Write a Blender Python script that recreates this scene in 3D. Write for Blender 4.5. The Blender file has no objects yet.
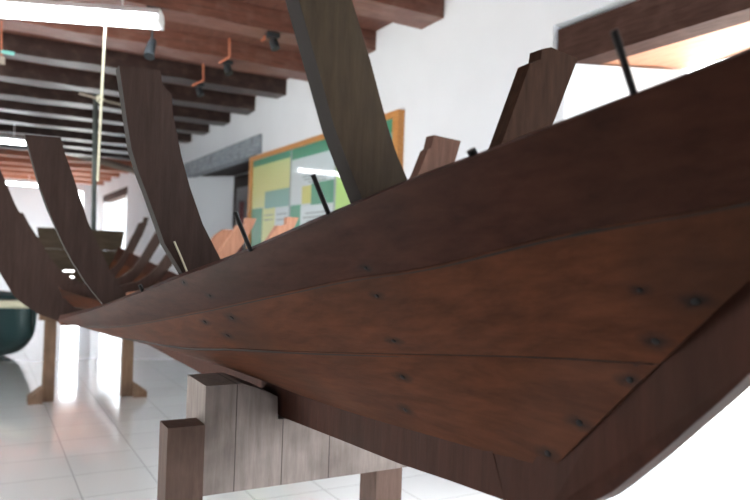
import bpy, bmesh, math, random
from mathutils import Vector, Matrix
from mathutils.bvhtree import BVHTree
random.seed(7)
S = bpy.context.scene
COL = S.collection

# ------------------------------------------------------------------ materials
NAILS = [(.662,1.034,1.032,.0100),(.625,.988,1.100,.0095),(.682,.707,1.037,.0100),(.682,.533,1.214,.0088),(.675,.478,1.264,.0090),(.686,.572,1.162,.0085),
    (.681,.648,1.093,.0095),(.581,.949,1.167,.0085),(.525,.911,1.242,.0072),(.452,1.379,1.167,.0115),(.476,1.476,1.118,.0115),(.496,.896,1.284,.0060),
    (.435,1.515,1.145,.0095),(.650,.531,1.273,.0060),(.406,1.386,1.211,.0085),(.374,1.468,1.234,.0075)]
BOAT_AT = (.80, 3.0, .80)
def new_mat(name):
    m = bpy.data.materials.new(name); m.use_nodes = True
    nt = m.node_tree
    b = nt.nodes['Principled BSDF']
    return m, nt, b

def set_in(b, key, v):
    if key in b.inputs: b.inputs[key].default_value = v

def wood(name, c1, c2, grain='Y', rough=.55, spec=.35, scale=1.0, stain=None, stain_scale=3.0, stain_amt=.5, bump=.15, stretch=9.0, spots=(), grooves=()):
    m, nt, b = new_mat(name); N, L = nt.nodes, nt.links
    tc = N.new('ShaderNodeTexCoord'); mp = N.new('ShaderNodeMapping')
    sc = {'X': (1, stretch, stretch), 'Y': (stretch, 1, stretch), 'Z': (stretch, stretch, 1)}[grain]
    mp.inputs['Scale'].default_value = [s*scale*2.2 for s in sc]
    L.new(tc.outputs['Object'], mp.inputs['Vector'])
    n1 = N.new('ShaderNodeTexNoise'); n1.inputs['Scale'].default_value = 2.2; n1.inputs['Detail'].default_value = 8; n1.inputs['Roughness'].default_value = .65
    n1.inputs['Distortion'].default_value = .2
    L.new(mp.outputs['Vector'], n1.inputs['Vector'])
    r = N.new('ShaderNodeValToRGB'); r.color_ramp.elements[0].position = .3; r.color_ramp.elements[1].position = .72
    r.color_ramp.elements[0].color = (*c1, 1); r.color_ramp.elements[1].color = (*c2, 1)
    L.new(n1.outputs['Fac'], r.inputs['Fac'])
    col = r.outputs['Color']
    if stain:
        n2 = N.new('ShaderNodeTexNoise'); n2.inputs['Scale'].default_value = stain_scale; n2.inputs['Detail'].default_value = 5
        L.new(tc.outputs['Object'], n2.inputs['Vector'])
        r2 = N.new('ShaderNodeValToRGB'); r2.color_ramp.elements[0].position = .48; r2.color_ramp.elements[1].position = .7
        r2.color_ramp.elements[0].color = (0, 0, 0, 1); r2.color_ramp.elements[1].color = (stain_amt,)*3 + (1,)
        L.new(n2.outputs['Fac'], r2.inputs['Fac'])
        mx = N.new('ShaderNodeMixRGB'); mx.inputs['Color2'].default_value = (*stain, 1)
        L.new(r2.outputs['Color'], mx.inputs['Fac']); L.new(col, mx.inputs['Color1'])
        col = mx.outputs['Color']
    if spots:
        acc = None
        pn = N.new('ShaderNodeTexNoise'); pn.inputs['Scale'].default_value = 60; L.new(tc.outputs['Object'], pn.inputs['Vector'])
        wv = N.new('ShaderNodeVectorMath'); wv.operation = 'SCALE'; wv.inputs['Scale'].default_value = .012
        L.new(pn.outputs['Color'], wv.inputs[0])
        ad = N.new('ShaderNodeVectorMath'); ad.operation = 'ADD'; L.new(tc.outputs['Object'], ad.inputs[0]); L.new(wv.outputs[0], ad.inputs[1])
        for (x, y, z, rr) in spots:
            sb = N.new('ShaderNodeVectorMath'); sb.operation = 'SUBTRACT'; L.new(ad.outputs[0], sb.inputs[0])
            sb.inputs[1].default_value = (x-BOAT_AT[0]+.006, y-BOAT_AT[1]+.006, z-BOAT_AT[2]+.006)
            sc2 = N.new('ShaderNodeVectorMath'); sc2.operation = 'MULTIPLY'; L.new(sb.outputs[0], sc2.inputs[0]); sc2.inputs[1].default_value = (.7, .45, 1.15)
            ln = N.new('ShaderNodeVectorMath'); ln.operation = 'LENGTH'; L.new(sc2.outputs[0], ln.inputs[0])
            mr = N.new('ShaderNodeMapRange'); mr.inputs['From Min'].default_value = rr*.3; mr.inputs['From Max'].default_value = rr*1.5
            mr.inputs['To Min'].default_value = .85; mr.inputs['To Max'].default_value = 0; L.new(ln.outputs['Value'], mr.inputs['Value'])
            if acc is None: acc = mr.outputs[0]
            else:
                mm = N.new('ShaderNodeMath'); mm.operation = 'MAXIMUM'; L.new(acc, mm.inputs[0]); L.new(mr.outputs[0], mm.inputs[1]); acc = mm.outputs[0]
        mx = N.new('ShaderNodeMixRGB'); mx.inputs['Color2'].default_value = (.010, .009, .009, 1)
        L.new(acc, mx.inputs['Fac']); L.new(col, mx.inputs['Color1']); col = mx.outputs['Color']
    if grooves:
        sx = N.new('ShaderNodeSeparateXYZ'); L.new(tc.outputs['Object'], sx.inputs[0]); acc = None
        for gx in grooves:
            cm = N.new('ShaderNodeMath'); cm.operation = 'COMPARE'; L.new(sx.outputs['X'], cm.inputs[0]); cm.inputs[1].default_value = gx; cm.inputs[2].default_value = .0014
            if acc is None: acc = cm.outputs[0]
            else:
                mm = N.new('ShaderNodeMath'); mm.operation = 'MAXIMUM'; L.new(acc, mm.inputs[0]); L.new(cm.outputs[0], mm.inputs[1]); acc = mm.outputs[0]
        mx = N.new('ShaderNodeMixRGB'); mx.inputs['Color2'].default_value = (.07, .055, .05, 1)
        L.new(acc, mx.inputs['Fac']); L.new(col, mx.inputs['Color1']); col = mx.outputs['Color']
    L.new(col, b.inputs['Base Color'])
    b.inputs['Roughness'].default_value = rough; set_in(b, 'Specular IOR Level', spec)
    bp = N.new('ShaderNodeBump'); bp.inputs['Strength'].default_value = bump; bp.inputs['Distance'].default_value = .01
    L.new(n1.outputs['Fac'], bp.inputs['Height']); L.new(bp.outputs['Normal'], b.inputs['Normal'])
    return m

def plain(name, c, rough=.5, metal=0, spec=.4, noise=0, nscale=6, coat=0, bump=0):
    m, nt, b = new_mat(name); N, L = nt.nodes, nt.links
    b.inputs['Base Color'].default_value = (*c, 1); b.inputs['Roughness'].default_value = rough
    b.inputs['Metallic'].default_value = metal; set_in(b, 'Specular IOR Level', spec); set_in(b, 'Coat Weight', coat); set_in(b, 'Coat Roughness', .04)
    if noise or bump:
        tc = N.new('ShaderNodeTexCoord')
        n = N.new('ShaderNodeTexNoise'); n.inputs['Scale'].default_value = nscale; n.inputs['Detail'].default_value = 6
        L.new(tc.outputs['Object'], n.inputs['Vector'])
        if noise:
            r = N.new('ShaderNodeValToRGB')
            r.color_ramp.elements[0].position = .3; r.color_ramp.elements[1].position = .7
            r.color_ramp.elements[0].color = (*[x*(1-noise) for x in c], 1); r.color_ramp.elements[1].color = (*c, 1)
            L.new(n.outputs['Fac'], r.inputs['Fac']); L.new(r.outputs['Color'], b.inputs['Base Color'])
        if bump:
            bp = N.new('ShaderNodeBump'); bp.inputs['Strength'].default_value = bump; bp.inputs['Distance'].default_value = .02
            L.new(n.outputs['Fac'], bp.inputs['Height']); L.new(bp.outputs['Normal'], b.inputs['Normal'])
    return m

def emit(name, c, s):
    m, nt, b = new_mat(name)
    b.inputs['Base Color'].default_value = (.9, .9, .9, 1)
    b.inputs['Emission Color'].default_value = (*c, 1); b.inputs['Emission Strength'].default_value = s
    return m

def tile_mat():
    m, nt, b = new_mat('white glazed floor tiles'); N, L = nt.nodes, nt.links
    tc = N.new('ShaderNodeTexCoord'); sp = N.new('ShaderNodeSeparateXYZ'); L.new(tc.outputs['Object'], sp.inputs[0])
    fac = None; ids = []
    for ax, off in (('X', .172), ('Y', 4.24)):
        a = N.new('ShaderNodeMath'); a.operation = 'SUBTRACT'; L.new(sp.outputs[ax], a.inputs[0]); a.inputs[1].default_value = off - 40*.401
        d = N.new('ShaderNodeMath'); d.operation = 'DIVIDE'; L.new(a.outputs[0], d.inputs[0]); d.inputs[1].default_value = .401
        fl = N.new('ShaderNodeMath'); fl.operation = 'FLOOR'; L.new(d.outputs[0], fl.inputs[0]); ids.append(fl)
        fr = N.new('ShaderNodeMath'); fr.operation = 'FRACT'; L.new(d.outputs[0], fr.inputs[0])
        pp = N.new('ShaderNodeMath'); pp.operation = 'PINGPONG'; L.new(fr.outputs[0], pp.inputs[0]); pp.inputs[1].default_value = .5
        lt = N.new('ShaderNodeMath'); lt.operation = 'LESS_THAN'; L.new(pp.outputs[0], lt.inputs[0]); lt.inputs[1].default_value = .0055
        if fac is None: fac = lt
        else:
            mxm = N.new('ShaderNodeMath'); mxm.operation = 'MAXIMUM'; L.new(fac.outputs[0], mxm.inputs[0]); L.new(lt.outputs[0], mxm.inputs[1]); fac = mxm
    cb = N.new('ShaderNodeCombineXYZ'); L.new(ids[0].outputs[0], cb.inputs[0]); L.new(ids[1].outputs[0], cb.inputs[1])
    wn = N.new('ShaderNodeTexWhiteNoise'); L.new(cb.outputs[0], wn.inputs['Vector'])
    rr = N.new('ShaderNodeValToRGB'); rr.color_ramp.elements[0].color = (.78, .78, .775, 1); rr.color_ramp.elements[1].color = (.83, .83, .825, 1)
    L.new(wn.outputs['Value'], rr.inputs['Fac'])
    mx = N.new('ShaderNodeMixRGB'); L.new(fac.outputs[0], mx.inputs['Fac']); L.new(rr.outputs['Color'], mx.inputs['Color1'])
    mx.inputs['Color2'].default_value = (.20, .19, .185, 1); L.new(mx.outputs['Color'], b.inputs['Base Color'])
    mr = N.new('ShaderNodeMath'); mr.operation = 'MULTIPLY_ADD'; L.new(fac.outputs[0], mr.inputs[0]); mr.inputs[1].default_value = .5; mr.inputs[2].default_value = .07
    L.new(mr.outputs[0], b.inputs['Roughness']); set_in(b, 'Specular IOR Level', .6); set_in(b, 'Coat Weight', 1.0); set_in(b, 'Coat Roughness', .05); set_in(b, 'Coat IOR', 1.6)
    return m

M = dict(
    hull=wood('reddish brown hull planking', (.048, .015, .0065), (.104, .035, .0155), 'Y', .6, .08, 1.0, (.030, .015, .010), 2.6, .6, spots=NAILS),
    hull_top_shade=wood('shaded brown sheer planking', (.025, .0085, .0052), (.056, .020, .0125), 'Y', .6, .08, 1.0, (.02, .011, .008), 3, .5, spots=NAILS),  # hull brown darkened, so the top plank's shade sits in its colour
    stem=wood('dark stem timber', (.034, .0125, .008), (.064, .024, .0155), 'Z', .65, .1, 1.0, (.03, .02, .015), 4, .4),
    rib=wood('dark rib timber', (.034, .019, .015), (.062, .036, .029), 'Z', .55, .2, 1.2, None),
    rib_olive=wood('olive brown rib timber', (.040, .028, .016), (.085, .060, .036), 'Z', .65, .2, 1.3, (.13, .085, .05), 5, .35),
    rib_port=wood('brown olive rib timber', (.020, .0095, .006), (.040, .020, .013), 'Z', .75, .04, 1.2, None),
    rib_new=wood('orange rib timber', (.30, .13, .075), (.48, .23, .14), 'Z', .6, .3, 1.2, None),
    rib_mid=wood('brown rib timber', (.05, .023, .016), (.10, .050, .036), 'Z', .7, .08, 1.2, (.05, .03, .022), 6, .5),
    rib_shade=plain('shaded rib face', (.016, .011, .009), .7, 0, .15),
    transom=wood('olive brown stern planks', (.032, .023, .015), (.07, .052, .034), 'X', .65, .15, 1.0, (.03, .022, .015), 4, .5),
    seam=plain('dark seam pitch', (.008, .006, .005), .8),
    iron=plain('dark iron', (.014, .012, .012), .55, .6),
    stain=plain('iron stained nail', (.014, .013, .014), .7, 0, .2),
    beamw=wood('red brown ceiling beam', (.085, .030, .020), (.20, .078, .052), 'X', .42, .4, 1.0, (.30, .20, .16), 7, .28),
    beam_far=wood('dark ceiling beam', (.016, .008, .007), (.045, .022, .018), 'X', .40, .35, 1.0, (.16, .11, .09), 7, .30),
    beam_orange=wood('orange far beam', (.28, .11, .065), (.45, .20, .13), 'X', .6, .3, 1.0, None),
    board=wood('dark ceiling boards', (.085, .034, .024), (.17, .07, .05), 'Y', .6, .3, .8, None),
    board_far=wood('orange ceiling boards', (.42, .17, .10), (.6, .28, .18), 'X', .6, .3, .8, None),
    plaster=plain('white plaster wall', (.72, .75, .785), .85, 0, .2, .06, 1.6, 0, .22),
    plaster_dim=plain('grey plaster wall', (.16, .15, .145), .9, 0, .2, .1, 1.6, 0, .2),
    lintel=wood('dark brown lintel', (.036, .018, .014), (.072, .038, .030), 'Y', .75, .08, 1.2, (.12, .07, .055), 9, .25),
    lintel_grey=wood('grey blue lintel', (.17, .20, .23), (.38, .42, .46), 'Y', .6, .3, 1.2, (.10, .11, .12), 7, .5),
    soffit=wood('orange soffit planks', (.36, .15, .08), (.56, .27, .16), 'Y', .55, .3, 1.0, None),
    doorw=wood('dark door timber', (.012, .007, .006), (.025, .014, .011), 'Z', .6, .15, 1.0, None),
    trestle=wood('weathered grey brown timber', (.19, .155, .14), (.31, .26, .235), 'Z', .75, .2, 1.2, (.075, .058, .052), 4, .65, grooves=(-.165, -.035, .105)),
    post=wood('brown trestle post', (.085, .050, .038), (.15, .092, .072), 'Z', .7, .2, 1.2, (.05, .032, .025), 5, .5),
    post_far=wood('warm brown trestle post', (.13, .075, .045), (.21, .13, .085), 'Z', .7, .2, 1.2, (.05, .032, .025), 5, .5),
    frame=wood('orange board frame', (.42, .17, .04), (.58, .27, .08), 'Y', .45, .4, 1.2, None),
    white=plain('white enamel', (.85, .86, .88), .35),
    tube=emit('fluorescent tube', (.88, .95, 1.0), 16),
    tube_fill=emit('added fill tube above the bow', (.88, .95, 1.0), 9),
    tube_far=emit('fluorescent tube far', (.93, .97, 1.0), 14),
    cord=plain('pale cord', (.62, .60, .46), .8),
    grey_post=plain('grey green post', (.09, .105, .10), .6, .0, .3, .25, 8),
    stick=wood('grey brown stick', (.20, .17, .14), (.34, .29, .24), 'X', .8, .2, 1.2),
    black=plain('black spotlight', (.018, .022, .025), .5),
    conduit=plain('orange conduit', (.40, .13, .07), .5),
    tealclip=plain('teal clip', (.18, .50, .45), .5),
    teal=plain('dark teal hull paint', (.006, .030, .030), .5, 0, .4, .25, 5),
    cream=plain('cream rail paint', (.62, .58, .42), .45),
    tealw=plain('pale teal paint', (.30, .45, .45), .45),
    ground=plain('pale paving', (.62, .60, .56), .9, 0, .2, .1, 3),
    tile=tile_mat(),
)
SIGN = {k: plain('board ' + k, c, .35, 0, .5, 0, 5, 1.0) for k, c in dict(
    base=(.44, .52, .52), pale=(.50, .58, .60), green=(.045, .26, .15), teal=(.16, .36, .32), yellow=(.56, .60, .24),
    lime=(.36, .58, .15), yel2=(.52, .52, .14), ink=(.18, .22, .22), seam=(.25, .30, .30)).items()}

# ------------------------------------------------------------------ helpers
def link(o, parent=None, origin=None):
    COL.objects.link(o)
    if parent: o.parent = parent
    return o

def tag(o, label=None, cat=None, group=None, kind=None):
    if label: o['label'] = label
    if cat: o['category'] = cat
    if group: o['group'] = group
    if kind: o['kind'] = kind
    return o

def empty(name, loc, label, cat, group=None):
    o = bpy.data.objects.new(name, None); o.location = loc; COL.objects.link(o)
    o.empty_display_size = .1
    return tag(o, label, cat, group)

def obj(name, bm, mat, parent=None, smooth=False, bevel=0, seg=2):
    """bm is built in world coordinates; the mesh is moved into its parent's frame."""
    if bevel:
        es = [e for e in bm.edges if e.is_manifold and e.calc_face_angle(0) > .5]
        bmesh.ops.bevel(bm, geom=es, offset=bevel, segments=seg, affect='EDGES', profile=.6, clamp_overlap=True)
    bmesh.ops.recalc_face_normals(bm, faces=bm.faces)
    off = Vector((0, 0, 0)); p = parent
    while p: off += p.location; p = p.parent
    own = Vector((0, 0, 0))
    if parent is None:
        vs = [v.co for v in bm.verts]
        own = Vector(((min(v.x for v in vs)+max(v.x for v in vs))/2, (min(v.y for v in vs)+max(v.y for v in vs))/2, min(v.z for v in vs)))
    bmesh.ops.translate(bm, vec=-(off+own), verts=bm.verts)
    me = bpy.data.meshes.new(name); bm.to_mesh(me); bm.free()
    if smooth:
        for f in me.polygons: f.use_smooth = True
    me.materials.append(M[mat] if isinstance(mat, str) else mat)
    o = bpy.data.objects.new(name, me); o.location = own
    return link(o, parent)

def struct(name, bm, mat, label=None, parent=None, **k):
    o = obj(name, bm, mat, parent, **k)
    if parent is None:
        tag(o, label, None, None, 'structure')
    return o

def B(): return bmesh.new()

def box(bm, x0, x1, y0, y1, z0, z1):
    v = [bm.verts.new(c) for c in ((x0,y0,z0),(x1,y0,z0),(x1,y1,z0),(x0,y1,z0),(x0,y0,z1),(x1,y0,z1),(x1,y1,z1),(x0,y1,z1))]
    for f in ((0,3,2,1),(4,5,6,7),(0,1,5,4),(1,2,6,5),(2,3,7,6),(3,0,4,7)): bm.faces.new([v[i] for i in f])
    return bm

def plan(bm, pts, z0, z1):
    a = [bm.verts.new((x, y, z0)) for x, y in pts]; b = [bm.verts.new((x, y, z1)) for x, y in pts]
    n = len(pts); bm.faces.new(a[::-1]); bm.faces.new(b)
    for i in range(n): bm.faces.new((a[i], a[(i+1) % n], b[(i+1) % n], b[i]))
    return bm

def prism_y(bm, pts, y0, y1):
    a = [bm.verts.new((x, y0, z)) for x, z in pts]; b = [bm.verts.new((x, y1, z)) for x, z in pts]
    n = len(pts); bm.faces.new(a); bm.faces.new(b[::-1])
    for i in range(n): bm.faces.new((a[i], b[i], b[(i+1) % n], a[(i+1) % n]))
    return bm

def prism_x(bm, pts, x0f, x1f):
    a = [bm.verts.new((x0f(y), y, z)) for y, z in pts]; b = [bm.verts.new((x1f(y), y, z)) for y, z in pts]
    n = len(pts); bm.faces.new(a[::-1]); bm.faces.new(b)
    for i in range(n): bm.faces.new((a[i], a[(i+1) % n], b[(i+1) % n], b[i]))
    return bm

def tube(bm, pts, r, n=10, r1=None):
    pts = [Vector(p) for p in pts]; rings = []
    prev = None
    for i, p in enumerate(pts):
        d = (pts[min(i+1, len(pts)-1)] - pts[max(i-1, 0)]).normalized()
        if prev is None:
            u = d.orthogonal().normalized()
        else:
            u = (prev - d*prev.dot(d)).normalized()
        prev = u; w = d.cross(u)
        rr = r if r1 is None else r + (r1-r)*i/(len(pts)-1)
        rings.append([bm.verts.new(p + (u*math.cos(2*math.pi*k/n) + w*math.sin(2*math.pi*k/n))*rr) for k in range(n)])
    for a, b in zip(rings, rings[1:]):
        for k in range(n): bm.faces.new((a[k], a[(k+1) % n], b[(k+1) % n], b[k]))
    bm.faces.new(rings[0][::-1]); bm.faces.new(rings[-1])
    return bm

def pchip(xs, ys):
    n = len(xs); h = [xs[i+1]-xs[i] for i in range(n-1)]; d = [(ys[i+1]-ys[i])/h[i] for i in range(n-1)]
    m = [d[0]] + [0 if d[i-1]*d[i] <= 0 else (h[i-1]+h[i])*3/((2*h[i]+h[i-1])/d[i-1] + (h[i]+2*h[i-1])/d[i]) for i in range(1, n-1)] + [d[-1]]
    def f(x):
        i = 0
        while i < n-2 and x > xs[i+1]: i += 1
        t = (x-xs[i])/h[i]
        return ys[i]*(1+2*t)*(1-t)**2 + m[i]*h[i]*t*(1-t)**2 + ys[i+1]*t*t*(3-2*t) + m[i+1]*h[i]*t*t*(t-1)
    return f

# ------------------------------------------------------------------ the room
XR, XL, YB, YF, ZC = 2.75, -3.3, -1.8, 21.0, 3.155
struct('floor', box(B(), XL-.3, XR+.7, YB-.3, YF+.4, -.12, 0), 'tile', 'white glazed tile floor of the long room')
# right wall: thick, with splayed niches
bm = B()
plan(bm, [(XR, YB), (XR, -.75), (3.40, -.55), (3.40, YB)], 0, ZC)
plan(bm, [(XR, 2.78), (3.40, 2.50), (3.40, 7.95), (XR, 7.70)], 0, 2.403)
plan(bm, [(XR, 2.885), (3.40, 2.885), (3.40, 7.95), (XR, 7.70)], 2.403, 2.64)
plan(bm, [(XR, 2.78), (3.40, 2.78), (3.40, 7.95), (XR, 7.70)], 2.64, ZC)
plan(bm, [(XR, 10.88), (3.30, 10.2), (3.60, 10.2), (3.60, 16.2), (XR, 16.0)], 0, ZC)
plan(bm, [(XR, 19.3), (3.40, 19.1), (3.40, YF), (XR, YF)], 0, ZC)
box(bm, XR, 3.40, -.75, 2.78, 2.64, ZC)
box(bm, XR, 3.60, 7.70, 10.88, 2.68, ZC)
box(bm, XR, 3.40, 16.0, 19.3, 2.70, ZC)
box(bm, 3.31, 3.60, 7.7, 8.9, 0, 2.68)
box(bm, 3.31, 3.60, 8.9, 10.3, 2.45, 2.68)
struct('wall_right', bm, 'plaster', 'thick white plaster wall along the right side')
# near doorway: lintel and inner soffit planks
struct('trim_1', box(B(), XR+.03, 2.93, -.74, 2.875, 2.405, 2.618), 'lintel', 'dark brown timber lintel over the bright doorway at right', bevel=.008)
bm = B(); box(bm, 2.932, 3.13, -.8, 2.80, 2.415, 2.55); box(bm, 3.136, 3.41, -.8, 2.80, 2.418, 2.55)
struct('trim_2', bm, 'soffit', 'orange timber planks lining the head of the bright doorway', bevel=.004)
# recess
struct('trim_3', box(B(), XR-.03, 2.86, 7.52, 10.92, 2.455, 2.675), 'lintel_grey', 'grey blue timber lintel over the recessed door', bevel=.008)
struct('trim_4', box(B(), 2.862, 3.30, 7.72, 10.6, 2.47, 2.56), 'doorw', 'dark planks over the recessed door')
# door in the recess
d = obj('door_1', box(B(), 3.30, 3.36, 8.95, 10.22, 0, 2.46), 'doorw', None, bevel=.004)
tag(d, 'dark timber door at the back of the recess beside the display board', None, None, 'structure')
def door_panel(y0, y1, z0, z1, mat, x=3.29):
    o = obj('door_panel', box(B(), x, 3.302, y0, y1, z0, z1), mat, d, bevel=.004); return o
door_panel(9.5, 10.02, 1.0, 2.27, plain('dusky door glass', (.09, .07, .075), .25, 0, .6, .7, 5))
door_panel(9.68, 9.84, 1.0, 2.05, plain('dark red drape', (.09, .016, .02), .7), 3.28)
door_panel(9.36, 9.44, 1.0, 2.3, plain('pale door edge', (.55, .50, .50), .5), 3.27)
# far doorway
struct('trim_5', box(B(), XR-.01, 2.95, 15.9, 19.4, 2.52, 2.69), 'lintel', 'brown timber lintel over the far bright doorway', bevel=.006)
# walls
bm = B()
for y0, y1 in ((YB, 3.4), (5.7, YF)): box(bm, XL-.35, XL, y0, y1, 0, ZC)
for y0, y1 in ((3.4, 5.7),): box(bm, XL-.35, XL, y0, y1, 2.5, ZC)
struct('wall_left', bm, 'plaster', 'white plaster wall with open doorways along the left side')
bm = B(); box(bm, XL-.35, 2.02, YF, YF+.35, 0, ZC); box(bm, 2.45, XR+.65, YF, YF+.35, 0, ZC); box(bm, 2.02, 2.45, YF, YF+.35, 2.9, ZC)
struct('wall_far', bm, 'plaster', 'white plaster wall closing the far end of the room')
bm = B(); box(bm, XL-.35, 1.8, YB-.3, YB, 0, ZC); box(bm, 2.60, XR+.65, YB-.3, YB, 0, ZC); box(bm, 1.8, 2.60, YB-.3, YB, 2.5, ZC); box(bm, 1.8, 2.60, YB-.3, YB, 0, 1.2)  # window opening added out of view to light the rib fronts
struct('wall_back', bm, 'plaster_dim', 'grey plaster wall behind the bow')
struct('ceiling', box(B(), XL-.35, XR+.65, YB-.3, 14.3, ZC, ZC+.1), 'board', 'dark red brown ceiling boards above the beams')
bm = B()
plan(bm, [(XL-.35, 14.3), (XR+.65, 14.3), (XR+.65, YF+.4), (XL-.35, YF+.4)], ZC, ZC+.1)
struct('ceiling_far', bm, 'board_far', 'orange ceiling boards at the far end')
# beams, one object each
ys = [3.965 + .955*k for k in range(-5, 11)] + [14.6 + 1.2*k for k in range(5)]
for i, y in enumerate(ys):
    w = .275 + random.uniform(-.02, .02); z0 = 2.985 + random.uniform(-.008, .012)
    bm = B(); n = 22
    rings = []
    for k in range(n+1):
        x = XL + .002 + (XR-XL-.004)*k/n
        j = [random.uniform(-.007, .007) for _ in range(4)]
        rings.append([bm.verts.new(c) for c in ((x, y+j[0], z0+j[1]), (x, y+w+j[2], z0+j[3]), (x, y+w+j[2], ZC-.002), (x, y+j[0], ZC-.002))])
    for a, b in zip(rings, rings[1:]):
        for q in range(4): bm.faces.new((a[q], a[(q+1) % 4], b[(q+1) % 4], b[q]))
    bm.faces.new(rings[0][::-1]); bm.faces.new(rings[-1])
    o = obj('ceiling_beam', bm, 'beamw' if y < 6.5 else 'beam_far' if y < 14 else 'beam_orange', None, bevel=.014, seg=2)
    tag(o, 'red brown timber beam crossing under the ceiling boards', None, 'ceiling beams', 'structure')
struct('ground', box(B(), -40, 40, -40, 60, -.3, -.13), 'ground', 'pale paved ground outside the doorways')

# ------------------------------------------------------------------ the boat
XC = lambda y: .75 + .022*(y-1.7)
boat = empty('wooden_boat', BOAT_AT, 'large unfinished wooden boat hull with tall bare ribs, resting on timber trestles', 'boat')
C_sheer = [(.684,.165,1.565),(.599,.377,1.5),(.567,.47,1.475),(.518,.625,1.434),(.481,.771,1.401),(.454,.904,1.368),(.429,1.031,1.337),(.393,1.284,1.282),(.368,1.48,1.246),(.347,1.673,1.209),(.326,1.942,1.165),(.311,2.394,1.098),(.305,2.747,1.054),(.312,3.438,.970)]
C_s1 = [(.685,.325,1.388),(.645,.402,1.368),(.626,.453,1.357),(.596,.543,1.342),(.579,.587,1.333),(.526,.796,1.287),(.496,.945,1.266),(.466,1.12,1.235),(.418,1.481,1.173),(.361,2.137,1.075),(.350,2.442,1.041),(.352,2.85,1.00),(.362,3.44,.952)]
C_s2 = [(.690,.535,1.186),(.674,.676,1.173),(.644,.784,1.162),(.577,1.092,1.127),(.542,1.292,1.105),(.506,1.537,1.08),(.47,1.82,1.047),(.439,2.091,1.028),(.436,2.6,.985),(.45,3.44,.930)]
C_k = [(.690,.700,1.018),(.690,.827,1.005),(.689,1.027,.989),(.696,1.307,.966),(.705,1.691,.944),(.711,1.981,.935),(.729,2.826,.905),(.742,3.44,.895)]
def curve(C):
    fx = pchip([p[1] for p in C], [p[0] for p in C]); fz = pchip([p[1] for p in C], [p[2] for p in C])
    return C[0][1], C[-1][1], fx, fz
def ext(C, tail): return C[:-1] + tail
# the far side carries its planking on to the transom
P_sheer = ext(C_sheer, [(.312,3.438,1.02),(.33,4.8,1.08),(.40,6.2,1.19),(.50,7.55,1.32)])
P_s1 = ext(C_s1, [(.36,3.44,.975),(.39,4.8,1.00),(.46,6.2,1.08),(.55,7.55,1.18)])
P_s2 = ext(C_s2, [(.45,3.44,.93),(.49,4.8,.94),(.55,6.2,.98),(.62,7.55,1.05)])
P_k = ext(C_k, [(.742,3.44,.895),(.765,4.8,.89),(.80,6.2,.89),(.83,7.55,.90)])
def strake(name, CU, CL, mat, side, thick=.022, n=90, m=6, bulge=.004, gap=.0016, lip=0.0):
    U, Lw = curve(CU), curve(CL)
    pt = []
    for i in range(n+1):
        t = (i/n)**1.35
        yu, yl = U[0]+(U[1]-U[0])*t, Lw[0]+(Lw[1]-Lw[0])*t
        a = Vector((U[2](yu), yu, U[3](yu))); b = Vector((Lw[2](yl), yl, Lw[3](yl)))
        row = []
        for k in range(m+1):
            v = k/m; L = (b-a).length
            v2 = (gap + (L-2*gap)*v)/max(L, 1e-5)
            row.append(a.lerp(b, v2))
        pt.append(row)
    nor = []
    for i in range(n+1):
        r = []
        for k in range(m+1):
            du = pt[min(i+1, n)][k]-pt[max(i-1, 0)][k]; dv = pt[i][min(k+1, m)]-pt[i][max(k-1, 0)]
            nn = du.cross(dv).normalized()
            if nn.x > 0: nn = -nn
            r.append(nn)
        nor.append(r)
    bm = B()
    def tr(p): return Vector((2*XC(p.y)-p.x, p.y, p.z)) if side > 0 else p
    o_, i_ = [], []
    for i in range(n+1):
        ro, ri = [], []
        for k in range(m+1):
            v = k/m; bb = bulge*4*v*(1-v) + lip
            # edges eased so every seam reads as a shallow groove
            if k in (0, m): bb -= .0015
            ro.append(bm.verts.new(tr(pt[i][k] + nor[i][k]*bb)))
            ri.append(bm.verts.new(tr(pt[i][k] - nor[i][k]*thick)))
        o_.append(ro); i_.append(ri)
    for i in range(n):
        for k in range(m):
            bm.faces.new((o_[i][k], o_[i+1][k], o_[i+1][k+1], o_[i][k+1]))
            bm.faces.new((i_[i][k], i_[i][k+1], i_[i+1][k+1], i_[i+1][k]))
        bm.faces.new((o_[i][0], i_[i][0], i_[i+1][0], o_[i+1][0]))
        bm.faces.new((o_[i][m], o_[i+1][m], i_[i+1][m], i_[i][m]))
    for k in range(m):
        bm.faces.new((o_[0][k], o_[0][k+1], i_[0][k+1], i_[0][k]))
        bm.faces.new((o_[n][k], i_[n][k], i_[n][k+1], o_[n][k+1]))
    o = obj(name, bm, mat, boat, smooth=False)
    for p in o.data.polygons:
        p.use_smooth = True
    o.data.set_sharp_from_angle(angle=math.radians(40))
    return o
def seam(C, side):
    cy = curve(C); bm = B(); pts = []
    for i in range(61):
        y = cy[0]+.01+(cy[1]-cy[0]-.02)*(i/60)**1.35
        x = cy[2](y)+.010; x = 2*XC(y)-x if side > 0 else x
        pts.append((x, y, cy[3](y)+.002))
    tube(bm, pts, .008, 6)
    return obj('seam_caulking', bm, 'seam', boat, smooth=True)
skin = []
for side, (s, a, b_, k) in ((-1, (C_sheer, C_s1, C_s2, C_k)), (1, (P_sheer, P_s1, P_s2, P_k))):
    o = strake('sheer_strake', s, a, 'hull_top_shade', side, lip=.003); tag(o, 'top plank with shade painted into its colour'); skin.append(o)
    skin.append(strake('middle_strake', a, b_, 'hull', side))
    skin.append(strake('garboard_strake', b_, k, 'hull', side))
    seam(a, side); seam(b_, side)
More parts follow.
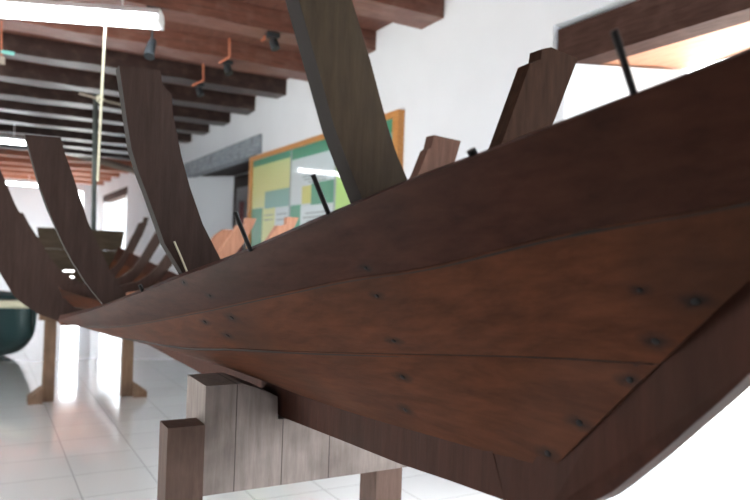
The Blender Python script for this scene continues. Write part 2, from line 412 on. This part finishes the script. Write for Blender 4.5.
# stem and keel
stem_pts = [(.80,.945),(.72,.955),(.641,.991),(.57,1.053),(.504,1.119),(.436,1.190),(.33,1.33),(.22,1.49),(.12,1.65),(.05,1.80),
            (.17,1.83),(.20,1.62),(.30,1.46),(.36,1.39),(.45,1.30),(.545,1.20),(.62,1.13),(.72,1.05),(.78,1.02),(.84,1.018)]
def dens(P, q=6):
    t = list(range(len(P))); fa = pchip(t, [p[0] for p in P]); fb = pchip(t, [p[1] for p in P])
    return [(fa(i/q), fb(i/q)) for i in range(q*(len(P)-1)+1)]
stem_pts = dens(stem_pts[:10]) + stem_pts[10:]
nf = 55   # the first points run along the narrow cutwater
bm = B(); sides = []
for sg in (-1, 1):
    sides.append([bm.verts.new((XC(p[0]) + sg*(.015 + .025*max(0, min(1, (p[0]-.62)/.10)) if i < nf else (.0385 if p[0] > .75 else .033)), p[0], p[1])) for i, p in enumerate(stem_pts)])
bm.faces.new(sides[0][::-1]); bm.faces.new(sides[1]); n_ = len(stem_pts)
for i in range(n_): bm.faces.new((sides[0][i], sides[0][(i+1) % n_], sides[1][(i+1) % n_], sides[1][i]))
bmesh.ops.triangulate(bm, faces=[f for f in bm.faces if len(f.verts) > 4])
stem = obj('stem', bm, 'stem', boat, bevel=0)
kb = [(.795,.9445),(.94,.931),(1.10,.914),(1.36,.895),(1.71,.868),(2.84,.838),(3.77,.815),(7.6,.800)]
kt = [(7.6,.93),(3.44,.915),(2.83,.925),(1.98,.955),(1.69,.962),(1.3,.985),(1.03,1.005),(.87,1.017),(.832,1.017)]
obj('keel', prism_x(B(), kb+kt, lambda y: XC(y)-.040, lambda y: XC(y)+.040), 'stem', boat, bevel=.004)

def smooth_poly(pts, n=3):
    return pts
def rib(left, right, y, t, mat, label=None):
    """left/right: the two edges of the timber from its head down to the keel"""
    def dens(p):
        zs = list(range(len(p))); fx = pchip(zs, [q[0] for q in p]); fz = pchip(zs, [q[1] for q in p])
        return [(fx(i/4), fz(i/4)) for i in range(4*(len(p)-1)+1)]
    bm = prism_y(B(), dens(left) + right[::-1] if False else left + right[::-1], y, y+t)
    o = obj('rib', bm, mat, boat, bevel=.005)
    if left[0][0] < XC(y) and y < 3:      # darker colour paints shade onto the outer faces of the near ribs
        o.data.materials.append(M['rib_shade'])
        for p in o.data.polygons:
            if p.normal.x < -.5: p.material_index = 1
    if label: tag(o, label)
    return o
# near side
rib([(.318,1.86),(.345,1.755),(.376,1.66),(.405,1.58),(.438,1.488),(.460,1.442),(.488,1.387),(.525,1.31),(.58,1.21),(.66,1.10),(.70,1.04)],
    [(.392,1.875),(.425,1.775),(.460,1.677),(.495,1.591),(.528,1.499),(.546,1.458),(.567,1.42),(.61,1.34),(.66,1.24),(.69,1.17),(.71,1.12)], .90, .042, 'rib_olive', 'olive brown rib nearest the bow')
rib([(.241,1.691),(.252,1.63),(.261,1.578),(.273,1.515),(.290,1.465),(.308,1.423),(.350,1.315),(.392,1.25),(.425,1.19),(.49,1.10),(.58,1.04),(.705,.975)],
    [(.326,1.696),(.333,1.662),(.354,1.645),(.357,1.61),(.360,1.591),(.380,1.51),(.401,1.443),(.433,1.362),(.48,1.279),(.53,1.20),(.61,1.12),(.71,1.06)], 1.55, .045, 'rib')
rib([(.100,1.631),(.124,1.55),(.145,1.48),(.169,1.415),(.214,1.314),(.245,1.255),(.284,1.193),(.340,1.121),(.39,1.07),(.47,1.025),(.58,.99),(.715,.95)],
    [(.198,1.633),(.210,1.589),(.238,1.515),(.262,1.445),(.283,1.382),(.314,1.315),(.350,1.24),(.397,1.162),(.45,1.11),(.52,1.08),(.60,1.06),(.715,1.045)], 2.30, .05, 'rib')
rib([(-.105,1.62),(-.060,1.48),(-.018,1.367),(.028,1.265),(.076,1.174),(.141,1.06),(.19,1.02),(.24,.984),(.335,.945),(.50,.925),(.74,.915)],
    [(.030,1.715),(.055,1.66),(.086,1.593),(.126,1.495),(.175,1.40),(.228,1.313),(.29,1.18),(.345,1.06),(.399,1.012),(.52,.99),(.74,.98)], 3.60, .06, 'rib')
# far side
rib([(.79,1.09),(.90,1.135),(1.00,1.23),(1.09,1.40),(1.192,1.616),(1.283,1.843),(1.321,1.862),(1.325,1.891),(1.358,1.902)][::-1],
    [(.79,1.03),(.93,1.065),(1.03,1.16),(1.085,1.26),(1.17,1.38),(1.25,1.47),(1.336,1.612),(1.378,1.70),(1.461,1.888)][::-1], 1.43, .05, 'rib_port', 'notched brown rib on the far side nearest the bow')
rib([(.80,1.05),(1.00,1.13),(1.10,1.22),(1.20,1.36),(1.329,1.587),(1.372,1.691),(1.385,1.70),(1.396,1.747)][::-1],
    [(.80,.97),(1.05,1.05),(1.165,1.155),(1.27,1.28),(1.36,1.39),(1.451,1.554),(1.492,1.66),(1.516,1.739)][::-1], 2.05, .05, 'rib_mid')
GEN_IN = [(.66,1.62),(.62,1.56),(.585,1.49),(.53,1.40),(.49,1.33),(.43,1.23),(.36,1.15),(.26,1.08),(.12,1.035),(.05,1.02)]
GEN_OUT = [(.745,1.62),(.72,1.55),(.675,1.45),(.62,1.36),(.56,1.26),(.50,1.17),(.44,1.09),(.36,1.02),(.20,.965),(.05,.935)]
def gen_rib(y, side, sc, top, mat, notch=True, label=None):
    c = XC(y); dz = top - 1.62
    def conv(P):
        out = []
        for b, z in P:
            zz = .95 + (z-.95)*(top-.95)/(1.62-.95) if z > .95 else z
            out.append((c + side*b*sc, zz))
        return out
    i_, o_ = conv(GEN_IN), conv(GEN_OUT)
    if notch:
        (x0, z0), (x1, z1) = i_[0], i_[1]
        i_ = [(x0+side*.018, z0), (x0+side*.016, z0-.04), (x0-side*.006, z0-.05)] + i_[1:] if z1 < z0-.05 else [(x0+side*.018, z0)] + i_[1:]
    return rib(o_, i_, y, .05, mat, label) if side < 0 else rib(i_, o_, y, .05, mat, label)
for y, sc, top, mat in ((2.80, 1.0, 1.50, 'rib_mid'), (3.57, 1.0, 1.51, 'rib_new'), (4.30, 1.0, 1.53, 'rib_new'), (4.90, 1.04, 1.47, 'rib_new'), (5.55, .88, 1.50, 'rib'), (6.25, .80, 1.55, 'rib'), (7.0, .74, 1.62, 'rib')):
    gen_rib(y, 1, sc, top, mat, True, 'orange brown rib on the far side' if mat == 'rib_new' else None)
for y, sc, top in ((5.05, .96, 1.57),):
    gen_rib(y, -1, sc, top, 'rib')
# bottom planks aft of the open side, transom
for x0, x1, y0 in ((.335, .49, 3.50), (.495, .66, 3.47), (.95, 1.10, 3.47), (1.105, 1.27, 3.5)):
    bm = B(); box(bm, x0, x1, y0, 7.5, .935, .958)
    obj('bottom_plank', bm, 'hull', boat, bevel=.003)
for z0, z1 in ((.90, .935), (.950, .995), (1.010, 1.055), (1.070, 1.28), (1.281, 1.49)):
    w = .26 + .16*(z0-.9)/.5; c = XC(7.6)
    bm = B(); prism_y(bm, [(c-w, z0), (c+w, z0), (c+w+.03, z1), (c-w-.03, z1)], 7.56, 7.60)
    obj('transom_plank', bm, 'transom', boat, bevel=.003)
obj('stern_post', box(B(), XC(7.65)-.05, XC(7.65)+.05, 7.605, 7.68, .80, 1.52), 'stem', boat, bevel=.006)
# iron bolts standing out of the top plank
for (a, b_, r) in (((.5385,.48,1.534),(.574,.48,1.468),.0042), ((.4294,.95,1.4216),(.462,.95,1.356),.004), ((.3757,1.15,1.371),(.407,1.15,1.304),.004), ((.5185,.68,1.4364),(.528,.68,1.424),.006), ((.3388,1.75,1.2148),(.352,1.75,1.186),.0045)):
    o = obj('bolt', tube(B(), [a, b_], r, 10), 'iron', boat, smooth=False)
bm = tube(B(), [(.369,1.545,1.321),(.383,1.545,1.292),(.400,1.545,1.254)], .0022, 8)
tag(obj('nail_strip', bm, 'cream', boat), 'thin pale strip on the second rib')
# iron nails in the planking
def bvh_of(o):
    me = o.data; off = o.parent.location
    return BVHTree.FromPolygons([v.co+off for v in me.vertices], [list(p.vertices) for p in me.polygons])
trees = [(o, bvh_of(o)) for o in skin[:3]]
for (x, y, z, r) in NAILS:
    best = None
    for o, t in trees:
        loc, nor, i, d_ = t.find_nearest(Vector((x, y, z)))
        if best is None or d_ < best[2]: best = (loc, nor, d_)
    loc, nor, _ = best
    if nor.x > 0: nor = -nor
    bm = B(); q = nor.to_track_quat('Z', 'Y').to_matrix().to_4x4()
    bmesh.ops.create_uvsphere(bm, u_segments=14, v_segments=8, radius=1)
    along = Vector((0, 1, 0)) - nor*nor.y; along.normalize(); w = nor.cross(along)
    for v in bm.verts:
        v.co = loc + along*v.co.x*r*.55 + w*v.co.y*r*.45 + nor*(v.co.z*.0012+.0006)
    obj('nail', bm, 'stain', boat, smooth=True)

# ------------------------------------------------------------------ trestles
t = empty('trestle', (.75, 1.8, 0), 'grey timber trestle with a deep crossbeam under the bow', 'trestle', 'trestles under the boat')
def crossbeam_mat():
    m = M['trestle'].copy(); m.name = 'weathered grey crossbeam'
    nt = m.node_tree; N, L = nt.nodes, nt.links; b = nt.nodes['Principled BSDF']
    return m
bm = B()
prism_y(bm, [(.503,.685),(1.12,.685),(1.12,.80),(1.0,.83),(.83,.85),(.803,.861),(.700,.861),(.697,.922),(.635,.950),(.600,.962),(.503,.962)], 1.72, 1.90)
obj('crossbeam', bm, 'trestle', t, bevel=.014, seg=3)
obj('post', box(B(), .408, .500, 1.705, 1.79, 0, .868), 'post', t, bevel=.006)
obj('post', box(B(), 1.045, 1.135, 1.78, 1.88, 0, .684), 'post', t, bevel=.006)
t2 = empty('trestle', (.86, 6.45, 0), 'slim brown trestle with splayed feet under the boat amidships', 'trestle', 'trestles under the boat')
obj('crossbeam', box(B(), .44, 1.28, 6.40, 6.52, .68, .80), 'post_far', t2, bevel=.006)
for x0, x1, s in ((.482, .572, -1), (1.115, 1.205, 1)):
    obj('post', box(B(), x0, x1, 6.38, 6.47, 0, .678), 'post_far', t2, bevel=.005)
    xe = x1 if s > 0 else x0
    bm = B(); prism_y(bm, [(xe+s*.001, 0), (xe+s*.11, 0), (xe+s*.11, .05), (xe+s*.001, .13)], 6.30, 6.37+.1)
    obj('foot', bm, 'post_far', t2, bevel=.004)

# ------------------------------------------------------------------ display board on the right wall
BX = 2.715
bd = empty('display_board', (2.73, 6.15, 1.0), 'long glossy green and yellow display board in an orange wooden frame on the right wall', 'display board')
Y0, Y1, Z0, Z1 = 4.44, 7.78, .95, 2.425
obj('backing', box(B(), BX, 2.748, Y0+.02, Y1-.02, Z0+.02, Z1-.02), SIGN['base'], bd)
for a in ((Y0, Y0+.085, Z0, Z1), (Y1-.085, Y1, Z0, Z1), (Y0+.085, Y1-.085, Z1-.05, Z1), (Y0+.085, Y1-.085, Z0, Z0+.06)):
    obj('frame', box(B(), BX-.02, 2.749, *a), 'frame', bd, bevel=.006)
def patch(y0, y1, z0, z1, c, lift=.001):
    o = obj('printed_panel', box(B(), BX-lift, BX+.0005, y0, y1, z0, z1), SIGN[c], bd); return o
i0, i1 = Y0+.086, Y1-.086
# left sheet
patch(6.57, i1, 2.30, 2.374, 'green'); patch(6.57, i1, 1.82, 2.30, 'yellow'); patch(6.57, 7.27, 1.80, 1.99, 'teal', .002)
patch(7.33, i1, 1.02, 1.815, 'green'); patch(6.95, 7.33, 1.02, 1.815, 'yellow'); patch(6.57, 6.95, 1.02, 1.815, 'pale')
# middle sheet
patch(5.54, 6.53, 2.26, 2.374, 'green'); patch(5.54, 6.53, 1.80, 2.26, 'pale'); patch(6.03, 6.25, 1.80, 1.975, 'yel2', .002); patch(5.54, 6.03, 1.78, 1.99, 'green', .002)
patch(6.27, 6.53, 1.02, 1.80, 'green'); patch(5.54, 6.27, 1.02, 1.78, 'pale')
# right sheet
patch(i0, 5.50, 2.27, 2.374, 'green'); patch(4.72, 5.50, 1.02, 2.27, 'lime'); patch(i0, 4.72, 1.02, 2.27, 'teal')
for y0, y1 in ((6.53, 6.57), (5.50, 5.54)): patch(y0, y1, 1.02, 2.374, 'seam', .003)
# rows of printed lines, too small to read in the photograph
for (a, b_, z) in ((5.75, 6.25, 2.06), (5.68, 6.2, 2.03), (5.7, 6.1, 2.00), (5.7, 6.15, 1.70), (5.75, 6.2, 1.66), (5.75, 6.1, 1.62), (7.0, 7.28, 1.72), (7.0, 7.28, 1.67), (6.62, 6.9, 1.72), (6.62, 6.9, 1.66)):
    patch(a, b_, z, z+.012, 'ink', .0025)

# ------------------------------------------------------------------ lamps, cords, spotlights
def lamp(x0, x1, y, z, mat, label, sz=1.0):
    e = empty('fluorescent_lamp', ((x0+x1)/2, y, z), label, 'lamp', 'fluorescent lamps')
    bm = B(); prism_y  # keep helper
    bm = B(); pts = [(y-.05*sz, z+.055), (y+.05*sz, z+.055), (y+.075*sz, z+.01), (y-.075*sz, z+.01)]
    a = [bm.verts.new((x0, p, q)) for p, q in pts]; b = [bm.verts.new((x1, p, q)) for p, q in pts]
    bm.faces.new(a); bm.faces.new(b[::-1])
    for i in range(4): bm.faces.new((a[i], b[i], b[(i+1) % 4], a[(i+1) % 4]))
    obj('housing', bm, 'white', e, bevel=.004)
    for s in (-1, 1):
        obj('tube', tube(B(), [(x0+.03, y+s*.035*sz, z-.012), (x1-.03, y+s*.035*sz, z-.012)], .019*sz, 14), mat, e, smooth=True)
        obj('end_cap', box(B(), *( (x0, x0+.03) if s < 0 else (x1-.03, x1)), y-.06*sz, y+.06*sz, z-.035, z+.009), 'white', e, bevel=.003)
    for f in (.2, .8):
        x = x0+(x1-x0)*f
        obj('hanger', tube(B(), [(x, y, z+.056), (x, y, ZC-.001 if sz > 0 else 0)], .006, 8), 'white', e)
    return e
l1 = lamp(-.62, .62, 4.80, 2.79, 'tube', 'large bright fluorescent lamp nearest, at the upper left under the beams', 1.45)
l1.location = (.39, 4.82, 2.79); l1.rotation_euler = (0, 0, math.radians(-22))
lamp(1.2, 2.44, .75, 2.86, 'tube_fill', 'added unseen fill lamp above the bow', 1.2)  # added out of frame to brighten the right wall and rib fronts
lamp(-.75, .63, 11.35, 2.82, 'tube_far', 'second fluorescent lamp, half way down the room', 1.2)
lamp(-.1, 1.2, 18.7, 2.80, 'tube_far', 'farthest fluorescent lamp, close to the far wall', 1.3)
lamp(-2.2, -.9, 7.6, 2.85, 'tube', 'added unseen fill lamp over the left aisle')  # extra light source, added where no fixture is visible
e = obj('pull_cord', tube(B(), [(.640,4.715,2.752),(.635,4.715,2.3),(.632,4.715,2.0),(.630,4.715,1.73)], .0075, 8), 'cord')
tag(e, 'pale cord hanging straight down beside the large lamp', 'cord')
# spotlights with orange conduit
def spot(p, elbow, start, lab):
    e = empty('spotlight', p, lab, 'spotlight', 'spotlights under the beams')
    x, y, z = p
    obj('mount', box(B(), x-.05, x+.05, y-.035, y+.035, z-.012, z+.02), 'black', e, bevel=.004)
    d = Vector((.25, -.35, -1)).normalized(); c = Vector((x+.005, y, z-.03))
    obj('lamp_head', tube(B(), [c+d*.0, c+d*.02, c+d*.075], .03, 14, .036), 'black', e)
    obj('conduit', tube(B(), [start, elbow, (x-.06, y, z-.01)], .011, 8), 'conduit', e)
spot((1.86,4.95,2.955), (1.80,4.95,2.92), (1.775,4.95,2.905), 'black spotlight under the beam nearest the front, with a short orange conduit')
spot((1.81,5.92,2.965), (1.80,5.8,2.99), (1.73,5.6,3.08), 'black spotlight with the longest bent orange conduit, middle of three')
spot((1.83,6.90,2.965), (1.84,6.75,2.99), (1.79,6.6,3.11), 'black spotlight under the farther beam, orange conduit, last of three')
# the one next to the large lamp
e = empty('spotlight', (.98,4.95,2.96), 'black spotlight to the right of the large bright lamp', 'spotlight', 'spotlights under the beams')
obj('mount', box(B(), .93, 1.03, 4.91, 4.99, 2.945, 2.98), 'black', e, bevel=.004)
obj('stem', tube(B(), [(.98,4.95,2.944),(.98,4.95,2.76)], .008, 8), 'black', e)
obj('lamp_head', tube(B(), [(.99,4.97,2.76),(.975,4.94,2.72),(.955,4.90,2.63)], .026, 14, .038), 'black', e)
# hanging wire with a teal clip
e = empty('hanging_wire', (.078,5.9,2.985), 'thin orange wire with a teal clip hanging at the far left', 'wire')
obj('wire', tube(B(), [(.073,5.9,2.985),(.080,5.9,2.72)], .006, 8), 'conduit', e)
obj('clip', box(B(), .075, .165, 5.885, 5.915, 2.74, 2.762), 'tealclip', e, bevel=.003)
obj('plug', box(B(), .065, .105, 5.88, 5.92, 2.66, 2.715), 'stick', e, bevel=.003)
# grey prop post behind the stern with a stick tied across it
e = empty('prop_post', (1.02,7.58,1.49), 'slim grey post standing on the stern with a stick tied across it', 'post')
obj('pole', tube(B(), [(.990,7.58,1.4905),(.977,7.58,2.2),(.962,7.58,2.88)], .025, 12), 'grey_post', e, smooth=True)
obj('crosspiece', tube(B(), [(.80,7.545,2.86),(1.0,7.545,2.83),(1.21,7.545,2.80)], .014, 8), 'stick', e, smooth=True)
obj('rope_tie', tube(B(), [(.965,7.52,2.80),(1.0,7.52,2.86),(1.035,7.525,2.83),(.99,7.52,2.785),(.965,7.52,2.85),(1.03,7.52,2.87)], .010, 8), 'cord', e, smooth=True)
# slanting spar under the far ceiling
e = obj('timber_spar', tube(B(), [(1.28,14.05,3.086),(1.9,14.05,2.97),(2.745,14.05,2.80)], .065, 10), 'stick', None, smooth=True)
tag(e, 'grey brown round spar slung slantwise under the far ceiling', 'spar')

# ------------------------------------------------------------------ teal rowing boat on the floor at left
rb = empty('rowing_boat', (.0, 10.0, .0), 'dark teal rowing boat with a cream rail at the left behind the ribs', 'boat')
def rowing():
    bow = Vector((.50, 8.15, 0)); ax = Vector((-.30, 1, 0)).normalized(); lat = Vector((ax.y, -ax.x, 0))
    secs = []
    for i in range(17):
        s = i/16; L = 3.4*s
        hb = .48*math.sin(min(1, s*1.35+.02)*math.pi/2)**.75
        if s > .72: hb *= 1-.25*((s-.72)/.28)**2
        ztop = .60+.12*(1-s)**2
        zb = .015+.36*max(0, 1-s*3.2)**1.6
        secs.append((bow+ax*(L), hb, ztop, zb))
    def pt(sec, u):   # u in -1..1 round the section
        c, hb, zt, zb = sec
        a = abs(u); w = hb*(math.sin(a*math.pi/2)**.7 if a > 0 else 0)
        z = zb+(zt-zb)*(a**2.2)
        return c+lat*(w*(1 if u > 0 else -1)) + Vector((0, 0, z))
    bm = B(); K = 20
    out = [[bm.verts.new(pt(s, -1+2*k/K)) for k in range(K+1)] for s in secs]
    inn = [[bm.verts.new(pt((s[0]+ax*.02, max(.005, s[1]-.03), s[2], s[3]+.03), -1+2*k/K)) for k in range(K+1)] for s in secs]
    n = len(secs)
    for i in range(n-1):
        for k in range(K):
            bm.faces.new((out[i][k], out[i][k+1], out[i+1][k+1], out[i+1][k]))
            bm.faces.new((inn[i][k], inn[i+1][k], inn[i+1][k+1], inn[i][k+1]))
        bm.faces.new((out[i][0], out[i+1][0], inn[i+1][0], inn[i][0])); bm.faces.new((out[i][K], inn[i][K], inn[i+1][K], out[i+1][K]))
    for k in range(K):
        bm.faces.new((out[0][k], inn[0][k], inn[0][k+1], out[0][k+1])); bm.faces.new((out[-1][k], out[-1][k+1], inn[-1][k+1], inn[-1][k]))
    obj('hull', bm, 'teal', rb, smooth=True)
    for u, nm, mat, r, dz in ((1, 'rail', 'cream', .045, -.03), (1, 'rail_cap', 'teal', .03, .045)):
        pts = [p.co.copy() if False else None for p in []]
        path = [pt(s, -1) + Vector((0, 0, dz)) - lat*.012 for s in secs[::-1]] + [pt(s, 1) + Vector((0, 0, dz)) + lat*.012 for s in secs]
        obj(nm, tube(B(), path, r, 8), mat, rb, smooth=True)
    for s in (7, 11):
        c, hb, zt, zb = secs[s]; a = c-lat*(hb-.05); b = c+lat*(hb-.05)
        bm = B(); q = [a-ax*.1, b-ax*.1, b+ax*.1, a+ax*.1]
        plan(bm, [(p.x, p.y) for p in q], zt-.12, zt-.09); obj('thwart', bm, 'tealw', rb)
rowing()

# ------------------------------------------------------------------ light
w = bpy.data.worlds.new('bright overcast sky'); S.world = w; w.use_nodes = True
bg = w.node_tree.nodes['Background']; bg.inputs['Color'].default_value = (.90, .96, 1.0, 1); bg.inputs['Strength'].default_value = 6.5
sd = bpy.data.lights.new('sun', 'SUN'); sd.energy = 17.0; sd.angle = math.radians(1.0); sd.color = (1, .95, .88)
so = bpy.data.objects.new('sun', sd); COL.objects.link(so)
to_sun = Vector((-.76, .10, .64)).normalized()
so.rotation_euler = to_sun.to_track_quat('Z', 'Y').to_euler(); so.location = (-8, 3, 8)

# ------------------------------------------------------------------ camera
cd = bpy.data.cameras.new('camera'); cam = bpy.data.objects.new('camera', cd); COL.objects.link(cam)
cd.sensor_width = 36; cd.lens = 690/750*36; cd.clip_start = .02; cd.clip_end = 200
R = Matrix(((.8680, -.0340, -.4950), (-.4950, .0060, -.8690), (.0330, .9990, -.0110)))
x = Vector(R.col[0]).normalized(); z = Vector(R.col[2]); z = (z - x*z.dot(x)).normalized(); y = z.cross(x)
cam.matrix_world = Matrix(((x.x, y.x, z.x, 0), (x.y, y.y, z.y, 0), (x.z, y.z, z.z, 1.3), (0, 0, 0, 1)))
cd.dof.use_dof = True; cd.dof.focus_distance = 1.45; cd.dof.aperture_fstop = 4.0
S.camera = cam
vs = S.view_settings; vs.view_transform = 'Standard'; vs.look = 'None'; vs.exposure = 1.12; vs.gamma = 1; vs.use_curve_mapping = False
